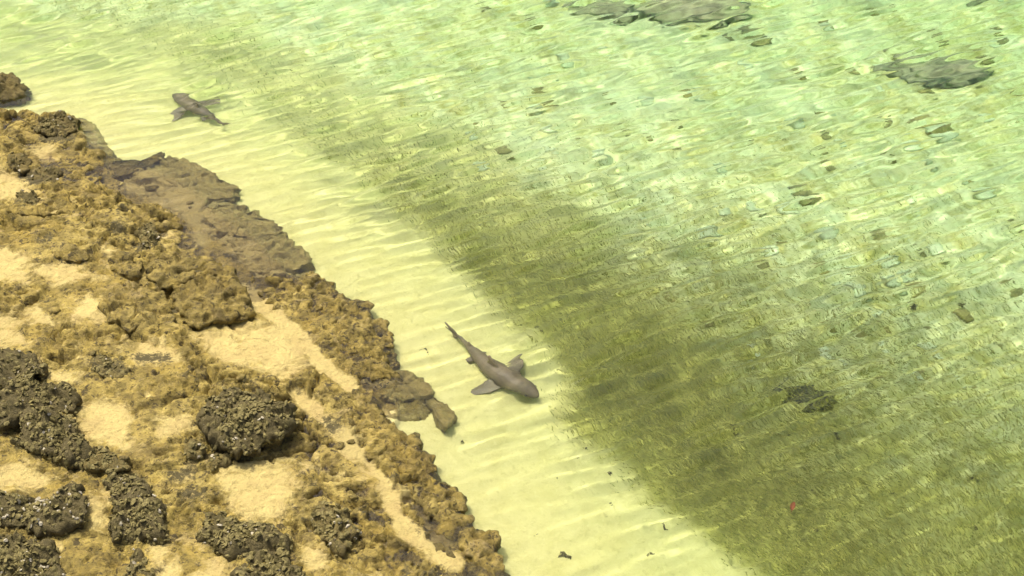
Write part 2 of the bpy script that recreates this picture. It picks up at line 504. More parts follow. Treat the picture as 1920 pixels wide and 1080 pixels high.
# ---- rock shelf
xr = axis(-7.6, 0.6, 0.021, -120, 14); yr = axis(7.9, 18.6, 0.021, -30, 160)
XR, YR = np.meshgrid(xr, yr)
ins = shore_dist(XR, YR)                              # + inland
core = (XR > -8.5) & (XR < 1.5) & (YR > 7) & (YR < 19.5)
ins2 = ins + core * (0.11 * fbm(XR * 3.2, YR * 3.2, 4, 51) + 0.035 * fbm(XR * 13, YR * 13, 3, 52))
rise = 0.040 + 0.16 * sstep(0.2, 3.2, ins) + 0.25 * sstep(3, 9, ins)
sink = np.zeros_like(XR)
for p in sinkp: sink = np.maximum(sink, blob(XR, YR, p, 0.18))
rise = rise * (1 - 0.9 * sink) - 0.085 * sink
zr = rise + 0.07 * fbm(XR * 0.9, YR * 0.9, 4, 61) * (1 - 0.5 * sink)
# plates split by joints
wx, wy = XR + 0.22 * fbm(XR * 1.7, YR * 1.7, 3, 62), YR + 0.22 * fbm(XR * 1.7 + 7, YR * 1.7, 3, 63)
f1, f2, cid = voro(wx * 0.95, wy * 0.95 * 1.15, 64)
gap = f2 - f1
zr += (cid - 0.5) * 0.085 * sstep(0.0, 0.10, gap)
zr -= 0.11 * (1 - sstep(0.0, 0.06, gap)) * sstep(-0.25, 0.25, fbm(XR * 0.8, YR * 0.8, 2, 65))
f1b, f2b, cidb = voro(wx * 3.1 + 0.3 * fbm(XR * 6, YR * 6, 2, 66), wy * 3.1, 67)
rough_m = sstep(-0.15, 0.35, fbm(XR * 0.75 + 3, YR * 0.75, 3, 68) + 0.25 * (ins < 2.2))
zr += rough_m * ((cidb - 0.5) * 0.085 * sstep(0, 0.12, f2b - f1b) - 0.03 * (1 - sstep(0, 0.10, f2b - f1b)))
zr += (0.2 + 0.8 * rough_m) * (0.045 * fbm(XR * 3.4, YR * 3.4, 5, 69, 0.6) + 0.024 * fbm(XR * 14, YR * 14, 3, 70, 0.7))
# bedded rock breaks in thin steps
for st, am in ((0.075, 0.75), (0.031, 0.5)):
    q = (zr + 0.02 * fbm(XR * 1.1, YR * 1.1, 2, 75)) / st
    fq = np.floor(q)
    zr = zr * (1 - am * core) + core * am * ((fq + sstep(0.36, 0.64, q - fq)) * st - 0.02 * fbm(XR * 1.1, YR * 1.1, 2, 75))
# pits dissolved into the rock
for sc, thr, dep, seed in ((2.6, 0.74, 0.10, 74), (4.3, 0.60, 0.10, 71), (7.5, 0.60, 0.075, 72), (13.0, 0.62, 0.045, 73)):
    p1, p2, pc = voro(XR * sc + 0.6 * fbm(XR * sc, YR * sc, 2, seed + 3), YR * sc * 1.5 + 0.6 * fbm(XR * sc + 5, YR * sc, 2, seed + 4), seed)
    zr -= core * dep * (pc > thr) * (1 - sstep(0.18, 0.31, p1)) * (0.30 + 0.70 * rough_m)
# sand hollows lie flat
sandm = np.zeros_like(XR)
for p in SAND_PX: sandm = np.maximum(sandm, blob(XR, YR, poly(p, 0.15), 0.22))
smallsand = sstep(0.22, 0.42, fbm(XR * 1.3 + 20, YR * 1.3, 4, 81)) * (1 - 0.6 * rough_m) * (ins > 0.5) * 0.75
sandm = np.maximum(sandm, smallsand * core)
flat = rise + 0.05 * fbm(XR * 0.6, YR * 0.6, 2, 61) - 0.03 + 0.010 * fbm(XR * 5, YR * 5, 4, 82)
zr = zr * (1 - 0.88 * sandm) + flat * 0.88 * sandm
chan = np.zeros_like(XR); chw = np.zeros_like(XR)
for pts, wd, fl in ((CHANNEL, 0.10, 0.030), (CHANNEL2, 0.085, 0.028), (CHANNEL3, 0.10, -0.05), (CHANNEL4, 0.07, -0.05)):
    dc, _ = dist_line(XR, YR, pts)
    dc = dc + core * 0.11 * fbm(XR * 2.6, YR * 2.6, 4, 83)
    m = 1 - sstep(wd * 0.6, wd * 1.7, dc)
    zr = zr * (1 - m) + (fl + 0.020 * fbm(XR * 3, YR * 3, 4, 84)) * m
    if pts is CHANNEL or pts is CHANNEL2: chan = np.maximum(chan, m)
# outer edge
edge = sstep(-0.16 - 0.8 * sink, 0.10 + 0.5 * sink, ins2)
zr = zr * edge + (-0.75 + 0.40 * sink) * (1 - edge)
crust = np.zeros_like(XR); wet = np.zeros_like(XR)
for p in CRUST_PX: crust = np.maximum(crust, blob(XR, YR, poly(p, 0.2), 0.16))
crust = np.maximum(crust * 0.75, core * 0.60 * sstep(0.05, 0.45, fbm(XR * 2.3, YR * 2.3, 4, 91)) * (1 - sandm))
for p in WET_PX: wet = np.maximum(wet, blob(XR, YR, poly(p, 0.0), 0.2))  # awash areas where the shelf colour is brightened for the lost light
sandc = np.clip(np.maximum(sandm, chan), 0, 1)
sandc = np.maximum(sandc, sink * sstep(0.55, -0.25, ins2 + 0.3 * fbm(XR * 2.2, YR * 2.2, 4, 97)))
me, used = grid_mesh('rock_shelf', xr, yr, zr, keep=ins > -1.2)
add_attr(me, 'cover', np.stack([sandc.ravel()[used], wet.ravel()[used], crust.ravel()[used]], 1))
shelf = link('rock_shelf', me, M_SHELF); tag(shelf, kind='structure')
def shelf_z(x, y):
    i = int(np.clip(np.searchsorted(xr, x), 1, len(xr) - 1)); j = int(np.clip(np.searchsorted(yr, y), 1, len(yr) - 1))
    return float(zr[j, i])

# ---- water: rippled top, closed box below
xw = axis(-9.3, 9.3, 0.032, -210, 250); yw = axis(7.9, 22.3, 0.028, -35, 400)
XW, YW = np.meshgrid(xw, yw)
_, dw = sea_depth(XW, YW)
hz = np.zeros_like(XW)
wr = np.random.default_rng(21)
for i in range(64):
    lam = 0.14 * (0.40 / 0.14) ** wr.random()
    th = R(90 + 29) + wr.normal(0, 0.155)            # travel direction of the wind ripples
    kx, ky = 2 * np.pi / lam * math.cos(th), 2 * np.pi / lam * math.sin(th)
    ph = kx * XW + ky * YW + wr.random() * 6.283 + 1.5 * vnoise(XW * 0.8 + i * 3.1, YW * 0.8, i)
    s = np.sin(ph)
    hz += lam * 0.0080 * s
sg = hz[np.abs(XW) < 9].std(); hz = hz + 0.30 * hz * np.abs(hz + sg) / sg        # peaked crests, flat troughs
calm = sstep(-1.0, 1.0, (YW - 11.2) * 0.55 + 0.9 * fbm(XW * 0.35, YW * 0.35, 3, 5)) * 0.70 + 0.30
calm *= 0.28 + 0.72 * sstep(0.1, 2.2, dw)
calm *= 0.8 + 0.5 * fbm(XW * 0.5, YW * 0.5, 3, 6)
nearw = (np.abs(XW) < 10) & (YW > 7) & (YW < 23.5)
hz = hz * np.clip(calm, 0.1, 1.3) * nearw
ny, nx = hz.shape
v_top = np.stack([XW.ravel(), YW.ravel(), hz.ravel()], 1)
idx = np.arange(nx * ny).reshape(ny, nx)
f_top = np.stack([idx[:-1, :-1], idx[:-1, 1:], idx[1:, 1:], idx[1:, :-1]], -1).reshape(-1, 4)
ring = np.concatenate([idx[0, :-1], idx[:-1, -1], idx[-1, :0:-1], idx[:0:-1, 0]])
base = nx * ny
v_bot = v_top[ring].copy(); v_bot[:, 2] = -6.0
nr = len(ring); a = np.arange(nr); b_ = (a + 1) % nr
f_side = np.stack([ring[b_], ring[a], base + a, base + b_], 1)
cidx = base + nr
v_c = np.array([[0, 100, -6.0]])
f_bot = np.stack([base + b_, base + a, np.full(nr, cidx), np.full(nr, cidx)], 1)
me = bpy.data.meshes.new('sea_water')
vv = np.vstack([v_top, v_bot, v_c]).astype(np.float32)
quads = np.vstack([f_top, f_side]).astype(np.int32); tris = f_bot[:, :3].astype(np.int32)
me.vertices.add(len(vv)); me.vertices.foreach_set('co', vv.ravel())
loops = np.concatenate([quads.ravel(), tris.ravel()])
me.loops.add(len(loops)); me.loops.foreach_set('vertex_index', loops)
me.polygons.add(len(quads) + len(tris))
me.polygons.foreach_set('loop_start', np.concatenate([np.arange(len(quads)) * 4, len(quads) * 4 + np.arange(len(tris)) * 3]).astype(np.int32))
sm = np.ones(len(quads) + len(tris), bool); sm[len(f_top):] = False
me.polygons.foreach_set('use_smooth', sm)
me.update(); me.validate()
water = link('sea_water', me, M_WATER); tag(water, kind='structure')
water.cycles.is_caustics_caster = True
sun_d.cycles.is_caustics_light = True
# the green body of the water: one even absorbing volume under the rippled top
bm = bmesh.new()
foot = [(x_ - 0.30, y_ - 0.18) for x_, y_ in SHORE] + [(260, SHORE[-1][1] - 2), (260, 410), (SHORE[0][0] - 2, 410)]
lo_ = [bm.verts.new((x_, y_, -5.5)) for x_, y_ in foot]; hi_ = [bm.verts.new((x_, y_, 0.035)) for x_, y_ in foot]
bm.faces.new(hi_); bm.faces.new(lo_[::-1])
for q in range(len(foot)):
    q2 = (q + 1) % len(foot); bm.faces.new((lo_[q], lo_[q2], hi_[q2], hi_[q]))
bmesh.ops.triangulate(bm, faces=bm.faces[:]); bmesh.ops.recalc_face_normals(bm, faces=bm.faces[:])
me = bpy.data.meshes.new('water_body'); bm.to_mesh(me); bm.free()
body = link('water_body', me, mat_water_body(), water); body['kind'] = 'stuff'

# ------------------------------------------------------------------ rocks
def n3(p, s, seed=0):
    return mnoise.noise(Vector((p[0] * s + seed * 7.3, p[1] * s - seed * 3.1, p[2] * s + seed)))

def resample(pts, n):
    p = np.vstack([pts, pts[:1]])
    # Catmull-Rom through the outline for a soft but uneven rim
    m = len(pts); out = []
    for i in range(m):
        p0, p1, p2, p3 = pts[i - 1], pts[i], pts[(i + 1) % m], pts[(i + 2) % m]
        for t in np.linspace(0, 1, 12, endpoint=False):
            out.append(0.5 * ((2 * p1) + (-p0 + p2) * t + (2 * p0 - 5 * p1 + 4 * p2 - p3) * t * t + (-p0 + 3 * p1 - 3 * p2 + p3) * t ** 3))
    out = np.array(out)
    seg = np.hypot(*np.diff(np.vstack([out, out[:1]]), axis=0).T)
    c = np.concatenate([[0], np.cumsum(seg)])
    q = np.linspace(0, c[-1], n, endpoint=False)
    oo = np.vstack([out, out[:1]])
    return np.stack([np.interp(q, c, oo[:, 0]), np.interp(q, c, oo[:, 1])], 1)

def rock_mesh(name, outline, z0, h, seed, kind):
    xo, yo = outline[:, 0], outline[:, 1]
    if np.sum(xo * np.roll(yo, -1) - np.roll(xo, -1) * yo) < 0: outline = outline[::-1]
    cen = outline.mean(0)
    per = np.hypot(*np.diff(np.vstack([outline, outline[:1]]), axis=0).T).sum()
    n = int(np.clip(per / 0.022, 40, 220))
    rim = resample(outline, n) - cen
    ja = (0.30 if kind == 'oyster' else 0.20) * fbm(rim[:, 0] * 5 + seed, rim[:, 1] * 5, 4, seed, 0.65)
    rim = rim * (1 + ja)[:, None]
    rad = np.hypot(rim[:, 0], rim[:, 1]).mean()
    nin = int(np.clip(rad / 0.024, 7, 40))
    under = {'oyster': 0.90, 'slab': 0.93, 'ledge': 0.95, 'low': 1.05}[kind]
    side = [(under, -0.35), (under * 1.005, -0.12), (under * 1.01, 0.02 * h), (under * .5 + .49, 0.18 * h), (0.985, 0.34 * h), (0.995, 0.48 * h), (1.0, 0.62 * h), (0.99, 0.74 * h), (0.97, 0.85 * h)]
    top_s = np.linspace(0.93, 0.0, nin)[:-1]
    rings = [(s, z) for s, z in side]
    for s in top_s:
        if kind == 'slab':   zz = h * (1.0 - 0.12 * s ** 4)
        elif kind == 'low':  zz = h * (1.0 - 0.55 * s ** 3)
        else:                zz = h * (0.84 + 0.26 * (1 - s ** 2) ** 0.8)
        rings.append((s, zz))
    V = []
    for s, z in rings:
        for q in rim:
            V.append(Vector((q[0] * s, q[1] * s, z)))
    V.append(Vector((0, 0, rings[-1][1])))
    amp = {'oyster': (0.12, 0.10, 0.05, 0.03), 'slab': (0.05, 0.05, 0.022, 0.012), 'ledge': (0.09, 0.075, 0.035, 0.018), 'low': (0.06, 0.06, 0.03, 0.012)}[kind]
    sc = min(1.0, rad / 0.28)
    k = len(rings)
    for i, p in enumerate(V):
        r_i = min(i // n, k - 1)
        ax = Vector((p.x, p.y, 0)); ax = ax.normalized() if ax.length > 1e-5 else Vector((0, 0, 1))
        up = min(1.0, max(0.0, (r_i - 5) / 4.0))
        nrm = (ax * (1 - up) + Vector((0, 0, 1)) * up).normalized()
        b = 1 - abs(n3(p, 4.6, seed)) * 2.4
        b2 = 1 - abs(n3(p, 10.5, seed + 3)) * 2.4
        b3 = n3(p, 21.0, seed + 4)
        d = amp[0] * sc * n3(p, 2.4, seed + 1) + amp[1] * sc * (b * 0.7 - 0.25) + amp[2] * (b2 * 0.7 - 0.2) + amp[3] * b3
        if kind != 'oyster':
            q = Vector((p.x * 3.2 + seed, p.y * 3.2, p.z * 2.0)) + 0.5 * mnoise.noise_vector(p * 3.0)
            dd = mnoise.voronoi(q)[0]
            g = dd[1] - dd[0]
            d -= 0.05 * sc * max(0.0, 1 - g / 0.16)                   # joints
            c = n3(p, 7.5, seed + 5)
            d -= 0.07 * min(1.0, max(0.0, c - 0.22) / 0.2)            # solution pits
        V[i] = p + nrm * d
        if r_i == 0: V[i].z = -0.35
    F = []
    for r_ in range(k - 1):
        for i in range(n):
            j = (i + 1) % n
            F.append((r_ * n + i, r_ * n + j, (r_ + 1) * n + j, (r_ + 1) * n + i))
    c0 = k * n
    me = bpy.data.meshes.new(name)
    tri = [((k - 1) * n + i, (k - 1) * n + (i + 1) % n, c0) for i in range(n)]
    me.from_pydata([tuple(v) for v in V], [], F + tri)
    me.polygons.foreach_set('use_smooth', np.ones(len(me.polygons), bool))
    me.update()
    return me, cen, n, k

def shells(rock, n_rim, k, count, white, seed):
    """oyster shells crusting the top of a rock: real cupped plates"""
    r = random.Random(seed)
    me = rock.data
    co = [v.co for v in me.vertices]; no = [v.normal for v in me.vertices]
    cand = [i for i in range(n_rim * 3, len(co)) if no[i].z > -0.2]
    out = []
    for mat, cnt, nm in ((M_SHELL, int(count * (1 - white)), 'shell_crust'), (M_SHELLW, max(2, int(count * white * 0.55)), 'bleached_shell_crust')):
        V, F = [], []
        for _ in range(cnt):
            i = r.choice(cand)
            p, nn = co[i], no[i]
            nn = (nn + Vector((r.gauss(0, .55), r.gauss(0, .55), r.gauss(0, .35)))).normalized()
            t = nn.orthogonal().normalized(); bt = nn.cross(t)
            ang = r.random() * 6.28
            t, bt = t * math.cos(ang) + bt * math.sin(ang), bt * math.cos(ang) - t * math.sin(ang)
            a = r.uniform(.016, .040) * (1.0 if mat is M_SHELL else 0.8); b = a * r.uniform(.5, .8); b0 = len(V)
            for q in range(7):
                th = q / 7 * 6.283; rr = 1 + r.uniform(-.2, .2)
                V.append(p + nn * (0.012 + r.uniform(-.004, .006)) + t * (a * rr * math.cos(th)) + bt * (b * rr * math.sin(th)))
            V.append(p + nn * 0.022 * r.uniform(.6, 1.4)); V.append(p - nn * 0.012)
            for q in range(7):
                F.append((b0 + q, b0 + (q + 1) % 7, b0 + 7)); F.append((b0 + (q + 1) % 7, b0 + q, b0 + 8))
        m = bpy.data.meshes.new(nm); m.from_pydata([tuple(v) for v in V], [], F); m.update()
        o = link(nm, m, mat, rock); o['kind'] = 'stuff'
        out.append(o)
    return out

ROCKS = [
 # name, kind, material, height, base level (None = stands on the shelf), outline px, shells, white share, label
 ('oyster_rock', 'oyster', 0, .26, None, [(-60,655),(45,662),(85,690),(60,712),(75,735),(110,722),(140,742),(145,762),(95,772),(30,785),(-60,785)], 420, .10, 'wide dark shell-crusted rock at the left edge, above another dark clump', ),
 ('oyster_rock', 'oyster', 0, .30, None, [(45,778),(85,768),(125,778),(145,800),(155,838),(120,856),(70,850),(30,825)], 360, .07, 'dark shell-crusted hump just below the wide rock at the left edge'),
 ('oyster_rock', 'oyster', 0, .40, None, [(380,772),(395,755),(430,740),(490,733),(535,748),(548,775),(522,812),(478,842),(432,845),(405,818),(388,797)], 520, .05, 'large black-brown knobbly rock standing alone on golden sand below the pale pool'),
 ('boulder', 'oyster', 1, .14, None, [(350,836),(365,827),(380,834),(379,850),(362,857),(350,850)], 24, .1, 'small round dark boulder left of the large knobbly black-brown rock'),
 ('boulder', 'oyster', 1, .10, None, [(385,852),(410,843),(430,850),(424,868),(395,870)], 24, .1, 'low dark lump tucked under the large knobbly black-brown rock'),
 ('oyster_rock', 'oyster', 0, .22, None, [(-60,925),(40,935),(90,932),(140,912),(162,935),(160,965),(120,986),(60,992),(20,982),(-60,975)], 480, .38, 'dark rock thickly flecked with white shell at the lower left edge'),
 ('oyster_rock', 'oyster', 0, .16, None, [(200,892),(232,884),(262,905),(268,928),(250,942),(215,938),(205,915)], 160, .05, 'upper of two dark rocks joined in a column right of the white-flecked rock'),
 ('oyster_rock', 'oyster', 0, .24, None, [(208,955),(250,938),(290,945),(304,972),(296,1000),(258,1014),(218,998)], 260, .05, 'lower of two dark rocks joined in a column right of the white-flecked rock'),
 ('boulder', 'oyster', 1, .10, None, [(165,860),(190,846),(214,854),(236,874),(205,882),(172,874)], 60, .08, 'low rough dark rock just below the dark hump at left'),
 ('oyster_rock', 'oyster', 0, .22, None, [(368,985),(400,960),(440,968),(488,974),(520,995),(500,1020),(455,1030),(420,1022),(388,1010)], 320, .09, 'long dark shell-crusted rock near the bottom, its upper half with a white fleck'),
 ('oyster_rock', 'oyster', 0, .24, None, [(455,1032),(505,1008),(535,1020),(540,1050),(575,1095),(540,1140),(470,1120),(452,1070)], 300, .05, 'dark shell-crusted rock cut by the bottom edge left of centre'),
 ('oyster_rock', 'oyster', 1, .20, None, [(585,962),(608,945),(638,962),(668,995),(655,1020),(632,1030),(606,1006),(590,985)], 150, .16, 'dark wedge of rock with pale shells on its crest, left of the lower channel'),
 ('oyster_rock', 'oyster', 0, .22, None, [(-60,1012),(50,1010),(95,1022),(112,1060),(105,1140),(-60,1140)], 420, .22, 'shell-flecked dark rock in the bottom left corner'),
 ('boulder', 'oyster', 0, .12, None, [(240,1042),(265,1030),(286,1058),(280,1095),(245,1100)], 80, .08, 'small dark rock at the bottom edge right of the corner rock'),
 ('islet_rock', 'oyster', 1, .34, -.15, [(-90,168),(5,162),(35,168),(48,182),(44,196),(18,204),(-90,204)], 40, .1, 'undercut brown rock standing apart in the shallows at the upper left edge'),
 ('boulder', 'oyster', 1, .16, None, [(60,236),(85,218),(120,211),(140,226),(140,244),(112,251),(80,246)], 110, .12, 'dark rough rock on the far tip of the shore near the islet rock'),
 ('boulder', 'oyster', 1, .11, None, [(28,376),(45,363),(66,370),(74,390),(52,396),(34,390)], 40, .12, 'dark lump sitting on the pale flat slab at left'),
 ('boulder', 'oyster', 1, .14, None, [(258,436),(275,420),(296,436),(296,452),(282,462),(266,452)], 60, .22, 'dark pointed rock with white shell flecks in the upper middle of the shore'),
 ('boulder', 'low', 1, .10, None, [(165,678),(190,662),(225,668),(242,690),(228,708),(190,706)], 70, .05, 'low dark crusted rock between the left edge and the broad slabs'),
 ('boulder', 'oyster', 1, .10, None, [(18,296),(45,292),(58,308),(44,320),(22,312)], 20, .1, 'dark stone at left beside a small pale sand pocket'),
 ('boulder', 'oyster', 1, .09, None, [(62,322),(92,314),(112,324),(105,336),(72,337)], 20, .1, 'flat dark stone right of the pale sand pocket at left'),
 ('flat_rock', 'slab', 2, .12, None, [(194,575),(205,546),(236,530),(290,543),(316,562),(326,600),(300,614),(262,612),(240,626),(225,606),(205,596)], 0, 0, 'rounded olive slab just left of the biggest slab'),
 ('flat_rock', 'slab', 2, .20, None, [(318,552),(350,532),(420,522),(456,535),(472,578),(460,596),(400,610),(360,618),(340,592)], 0, 0, 'biggest olive slab with undercut front edge above the pale pool'),
 ('flat_rock', 'slab', 2, .19, None, [(270,512),(290,490),(340,485),(402,490),(434,508),(440,520),(380,524),(330,540),(298,541)], 0, 0, 'pitted slab lying just behind the biggest olive slab'),
 ('boulder', 'ledge', 2, .20, None, [(203,488),(225,470),(255,474),(268,490),(256,508),(222,511)], 0, 0, 'tilted smooth boulder with one shaded flank behind the rounded slab'),
 ('flat_rock', 'slab', 3, .13, None, [(18,398),(48,372),(108,360),(147,395),(100,405),(50,407)], 0, 0, 'pale flat slab with a straight front edge at left'),
 ('flat_rock', 'slab', 2, .09, None, [(94,468),(130,459),(166,474),(156,490),(115,486)], 0, 0, 'thin brown slab lying below the pale flat slab'),
 ('ledge_rock', 'ledge', 3, .10, -.02, [(488,548),(555,533),(612,530),(632,548),(610,578),(545,590),(508,572)], 0, 0, 'golden block at the top of the outer ledge, beside the grey crack'),
 ('ledge_rock', 'ledge', 3, .09, -.03, [(575,585),(615,566),(682,564),(694,588),(660,606),(612,606)], 0, 0, 'second golden block of the outer ledge, facing the sand'),
 ('ledge_rock', 'ledge', 3, .11, -.03, [(598,612),(650,606),(698,595),(728,622),(732,650),(686,662),(632,648)], 0, 0, 'broad golden block of the outer ledge right of the pale pool'),
 ('ledge_rock', 'ledge', 3, .09, -.04, [(632,658),(690,664),(734,654),(746,688),(720,716),(668,706)], 0, 0, 'furrowed golden block in the middle of the outer ledge'),
 ('ledge_rock', 'low', 4, .08, -.09, [(668,712),(742,698),(800,726),(802,748),(730,756),(684,738)], 0, 0, 'olive block half awash at the ledge corner left of the shark'),
 ('ledge_rock', 'low', 4, .10, -.14, [(798,752),(832,764),(852,788),(836,808),(818,790)], 0, 0, 'small mossy rock under water off the ledge corner'),
 ('ledge_rock', 'ledge', 3, .10, -.01, [(590,745),(640,738),(690,752),(720,790),(700,820),(650,800),(612,775)], 0, 0, 'brown block between the pale channel and the sandy inlet'),
 ('ledge_rock', 'ledge', 3, .11, -.02, [(690,838),(722,800),(762,822),(790,832),(776,852),(732,872),(700,868)], 0, 0, 'golden point of ledge jutting out below the sandy inlet'),
 ('ledge_rock', 'ledge', 3, .13, -.02, [(742,872),(766,850),(800,850),(819,878),(800,896),(764,896)], 0, 0, 'knobbly golden lobe of the ledge above the grey puddle'),
 ('ledge_rock', 'ledge', 3, .12, -.02, [(768,928),(795,905),(830,900),(866,922),(874,954),(838,968),(792,956)], 0, 0, 'ochre lobe of the ledge level with the grey puddle'),
 ('ledge_rock', 'ledge', 3, .10, -.03, [(806,968),(862,958),(888,984),(866,1008),(816,1004)], 0, 0, 'ragged brown lobe of the ledge below the ochre one'),
 ('ledge_rock', 'ledge', 3, .15, -.02, [(862,1008),(895,996),(926,1004),(934,1024),(926,1046),(888,1052),(866,1034)], 0, 0, 'round-cornered brown block at the seaward end of the ledge'),
 ('ledge_rock', 'ledge', 3, .10, -.03, [(896,1052),(930,1046),(946,1070),(944,1110),(896,1105)], 0, 0, 'last brown block of the ledge, at the bottom edge'),
 ('ledge_rock', 'ledge', 1, .10, -.03, [(782,985),(818,1000),(858,1020),(880,1052),(826,1042),(794,1018)], 0, 0, 'dark wet block along the lower end of the pale channel'),
 ('ledge_rock', 'low', 1, .09, -.085, [(208,312),(280,302),(304,292),(310,302),(250,330),(215,338)], 0, 0, 'thin dark finger of rock awash below the far shark'),
 ('ledge_rock', 'low', 4, .09, -.12, [(302,312),(330,302),(372,318),(440,358),(438,378),(380,384),(320,350)], 0, 0, 'tan reef block awash where the shore curves, below the thin finger'),
 ('ledge_rock', 'low', 4, .09, -.12, [(372,402),(440,392),(512,424),(524,446),(450,452),(396,430)], 0, 0, 'second tan reef block awash along the shallow sand'),
 ('ledge_rock', 'low', 4, .10, -.11, [(446,462),(520,444),(574,482),(572,508),(494,520),(456,496)], 0, 0, 'third tan reef block awash, just above the golden ledge'),
 ('boulder', 'low', 3, .07, -.17, [(768,826),(778,821),(787,826),(784,834),(772,834)], 0, 0, 'single round cobble on the sand off the ledge point'),
]
mats = [M_OYS, M_DIM, M_SLAB, M_LEDGE, M_AWASH]
for i, rk in enumerate(ROCKS):
    nm, kind, mi, h, zb0, px, ns, wh, label = rk
    o2 = poly(px, 0.1 if zb0 is None else zb0)
    c = o2.mean(0)
    if zb0 is None:
        zs = [shelf_z(*p) for p in o2] + [shelf_z(*c)]
        z0 = float(np.median(zs)) - 0.03
        o2 = poly(px, z0 + h * 0.5); c = o2.mean(0)
    else:
        z0 = zb0
    h *= {'oyster': 0.55, 'slab': 0.85, 'ledge': 0.45, 'low': 0.7}[kind]
    me, cen, n, k = rock_mesh(nm, o2, z0, h, i * 3 + 1, kind)
    o = link(nm, me, mats[mi]); o.location = (cen[0], cen[1], z0)
    cat = 'rock'
    grp = {'oyster_rock': 'dark shell-crusted rocks on the shore', 'boulder': 'loose boulders on the shore', 'flat_rock': 'flat slabs on the shore',
           'ledge_rock': 'blocks of the outer ledge', 'islet_rock': None}[nm]
    tag(o, label, cat, grp)
    if ns:
        shells(o, n, k, ns, wh, i + 100)

# ------------------------------------------------------------------ seabed stones, coral heads, scraps
def pebble(name, seed, flat=0.55, sub=2, amp=0.25):
    bm = bmesh.new(); bmesh.ops.create_icosphere(bm, subdivisions=sub, radius=1.0)
    for v in bm.verts:
        p = v.co.copy()
        d = 1 + amp * n3(p, 1.3, seed) + amp * 0.6 * n3(p, 3.1, seed + 2)
        if sub > 3: d += 0.16 * n3(p, 5.5, seed + 4) + 0.10 * n3(p, 11, seed + 6)
        v.co = p * d; v.co.z *= flat
    me = bpy.data.meshes.new(name); bm.to_mesh(me); bm.free()
    me.polygons.foreach_set('use_smooth', np.ones(len(me.polygons), bool)); me.update()
    return me

def put(name, me, mat, u, v, wpx, label, cat, group=None, asp=1.0, sink=0.25, rz=None):
    p = at(u, v, -0.6)
    z = bed_z(p.x, p.y); p = at(u, v, z)
    depth = math.hypot(p.y, CAM_H - z)
    s = wpx / 2 * depth / FPX
    m = me.copy(); m.materials.clear(); m.materials.append(mat)
    o = link(name, m)
    o.scale = (s, s * asp, s); o.rotation_euler = (0, 0, random.uniform(-.3, .3) if rz is None else rz)
    o.location = (p.x, p.y, z + s * (0.5 - sink) * 0.3)
    tag(o, label, cat, group)
    return o

PEB = [pebble('stone', q, 0.36, 2, 0.5) for q in range(5)]
LUMP = [pebble('coral_head', q + 20, 0.15, 4, 0.45) for q in range(4)]
corals = [
 (1505, 772, 92, .55, 'dark ragged coral head alone in the dark green water at lower right', M_BLACK),
 (1735, 170, 170, .6, 'broad grey-brown coral head near the upper right edge', M_CORAL),
 (1290, 55, 170, .7, 'wide brownish coral patch near the top, the right one of a pair', M_CORAL),
 (1120, 48, 120, .6, 'brownish coral patch near the top, the left one of a pair', M_CORAL),
 (1408, 104, 52, .8, 'small dark coral head just right of the wide top patches', M_DKST),
 (1805, 30, 60, .6, 'grey coral head in the top right corner', M_CORAL),
 (1500, 396, 44, .6, 'short dark stone in the pale green water right of centre', M_DKST),
 (1893, 580, 36, .7, 'dark stone cut by the right edge', M_DKST),
 (1738, 275, 70, .5, 'flat brown stone below the broad grey-brown coral head', M_OLST),
 (1640, 472, 26, .9, 'compact brown stone between pale stones at right', M_DKST),
]
for i, (u, v, wp, asp, lab, mt) in enumerate(corals):
    put('coral_head', LUMP[i % 4], mt, u, v, wp, lab, 'coral', 'coral heads and dark stones on the seabed', asp)
palest = [
 (1472, 425, 40, 'pale oval stone on yellow turf, upper left of a pale cluster right of centre'), (1655, 522, 38, 'bright round stone, upper of two close together right of centre'),
 (1660, 556, 36, 'mint-pale stone just below a bright round stone right of centre'), (1584, 521, 30, 'pale stone left of the bright round pair right of centre'),
 (1440, 503, 34, 'lone pale stone on dark olive turf at the edge of the shoal'), (1545, 472, 44, 'longest pale stone in the cluster right of centre'),
 (1410, 421, 26, 'small pale stone left of a pale oval one, on yellow turf'), (1760, 292, 60, 'large pale green stone below the broad grey-brown coral head'),
 (1695, 305, 40, 'pale stone left of the large pale green one near the right edge'), (1000, 232, 36, 'bluish pale stone alone in rippled yellow-green water at upper centre'),
 (1125, 322, 34, 'pale mint stone right of and below the bluish one at upper centre'), (900, 336, 26, 'faint pale stone in the rippled water nearest the shoal edge'),
 (1600, 574, 36, 'pale stone at the lower end of the cluster, touching dark olive turf'), (1745, 500, 34, 'pale stone between the bright pair and the right edge'),
 (1830, 395, 50, 'wide pale stone close to the right edge, mid height'), (1560, 560, 28, 'small pale stone at the lower left of the cluster right of centre'),
 (1320, 465, 40, 'pale stone farthest left on the yellow turf beside the shoal'), (1635, 160, 24, 'small pale stone left of the broad grey-brown coral head')]
for i, (u, v, wp, lab) in enumerate(palest):
    put('stone', PEB[i % 5], M_PALE, u, v, wp, lab, 'stone', 'rounded pale stones on the seabed', random.uniform(.6, .9))
cnt = 0
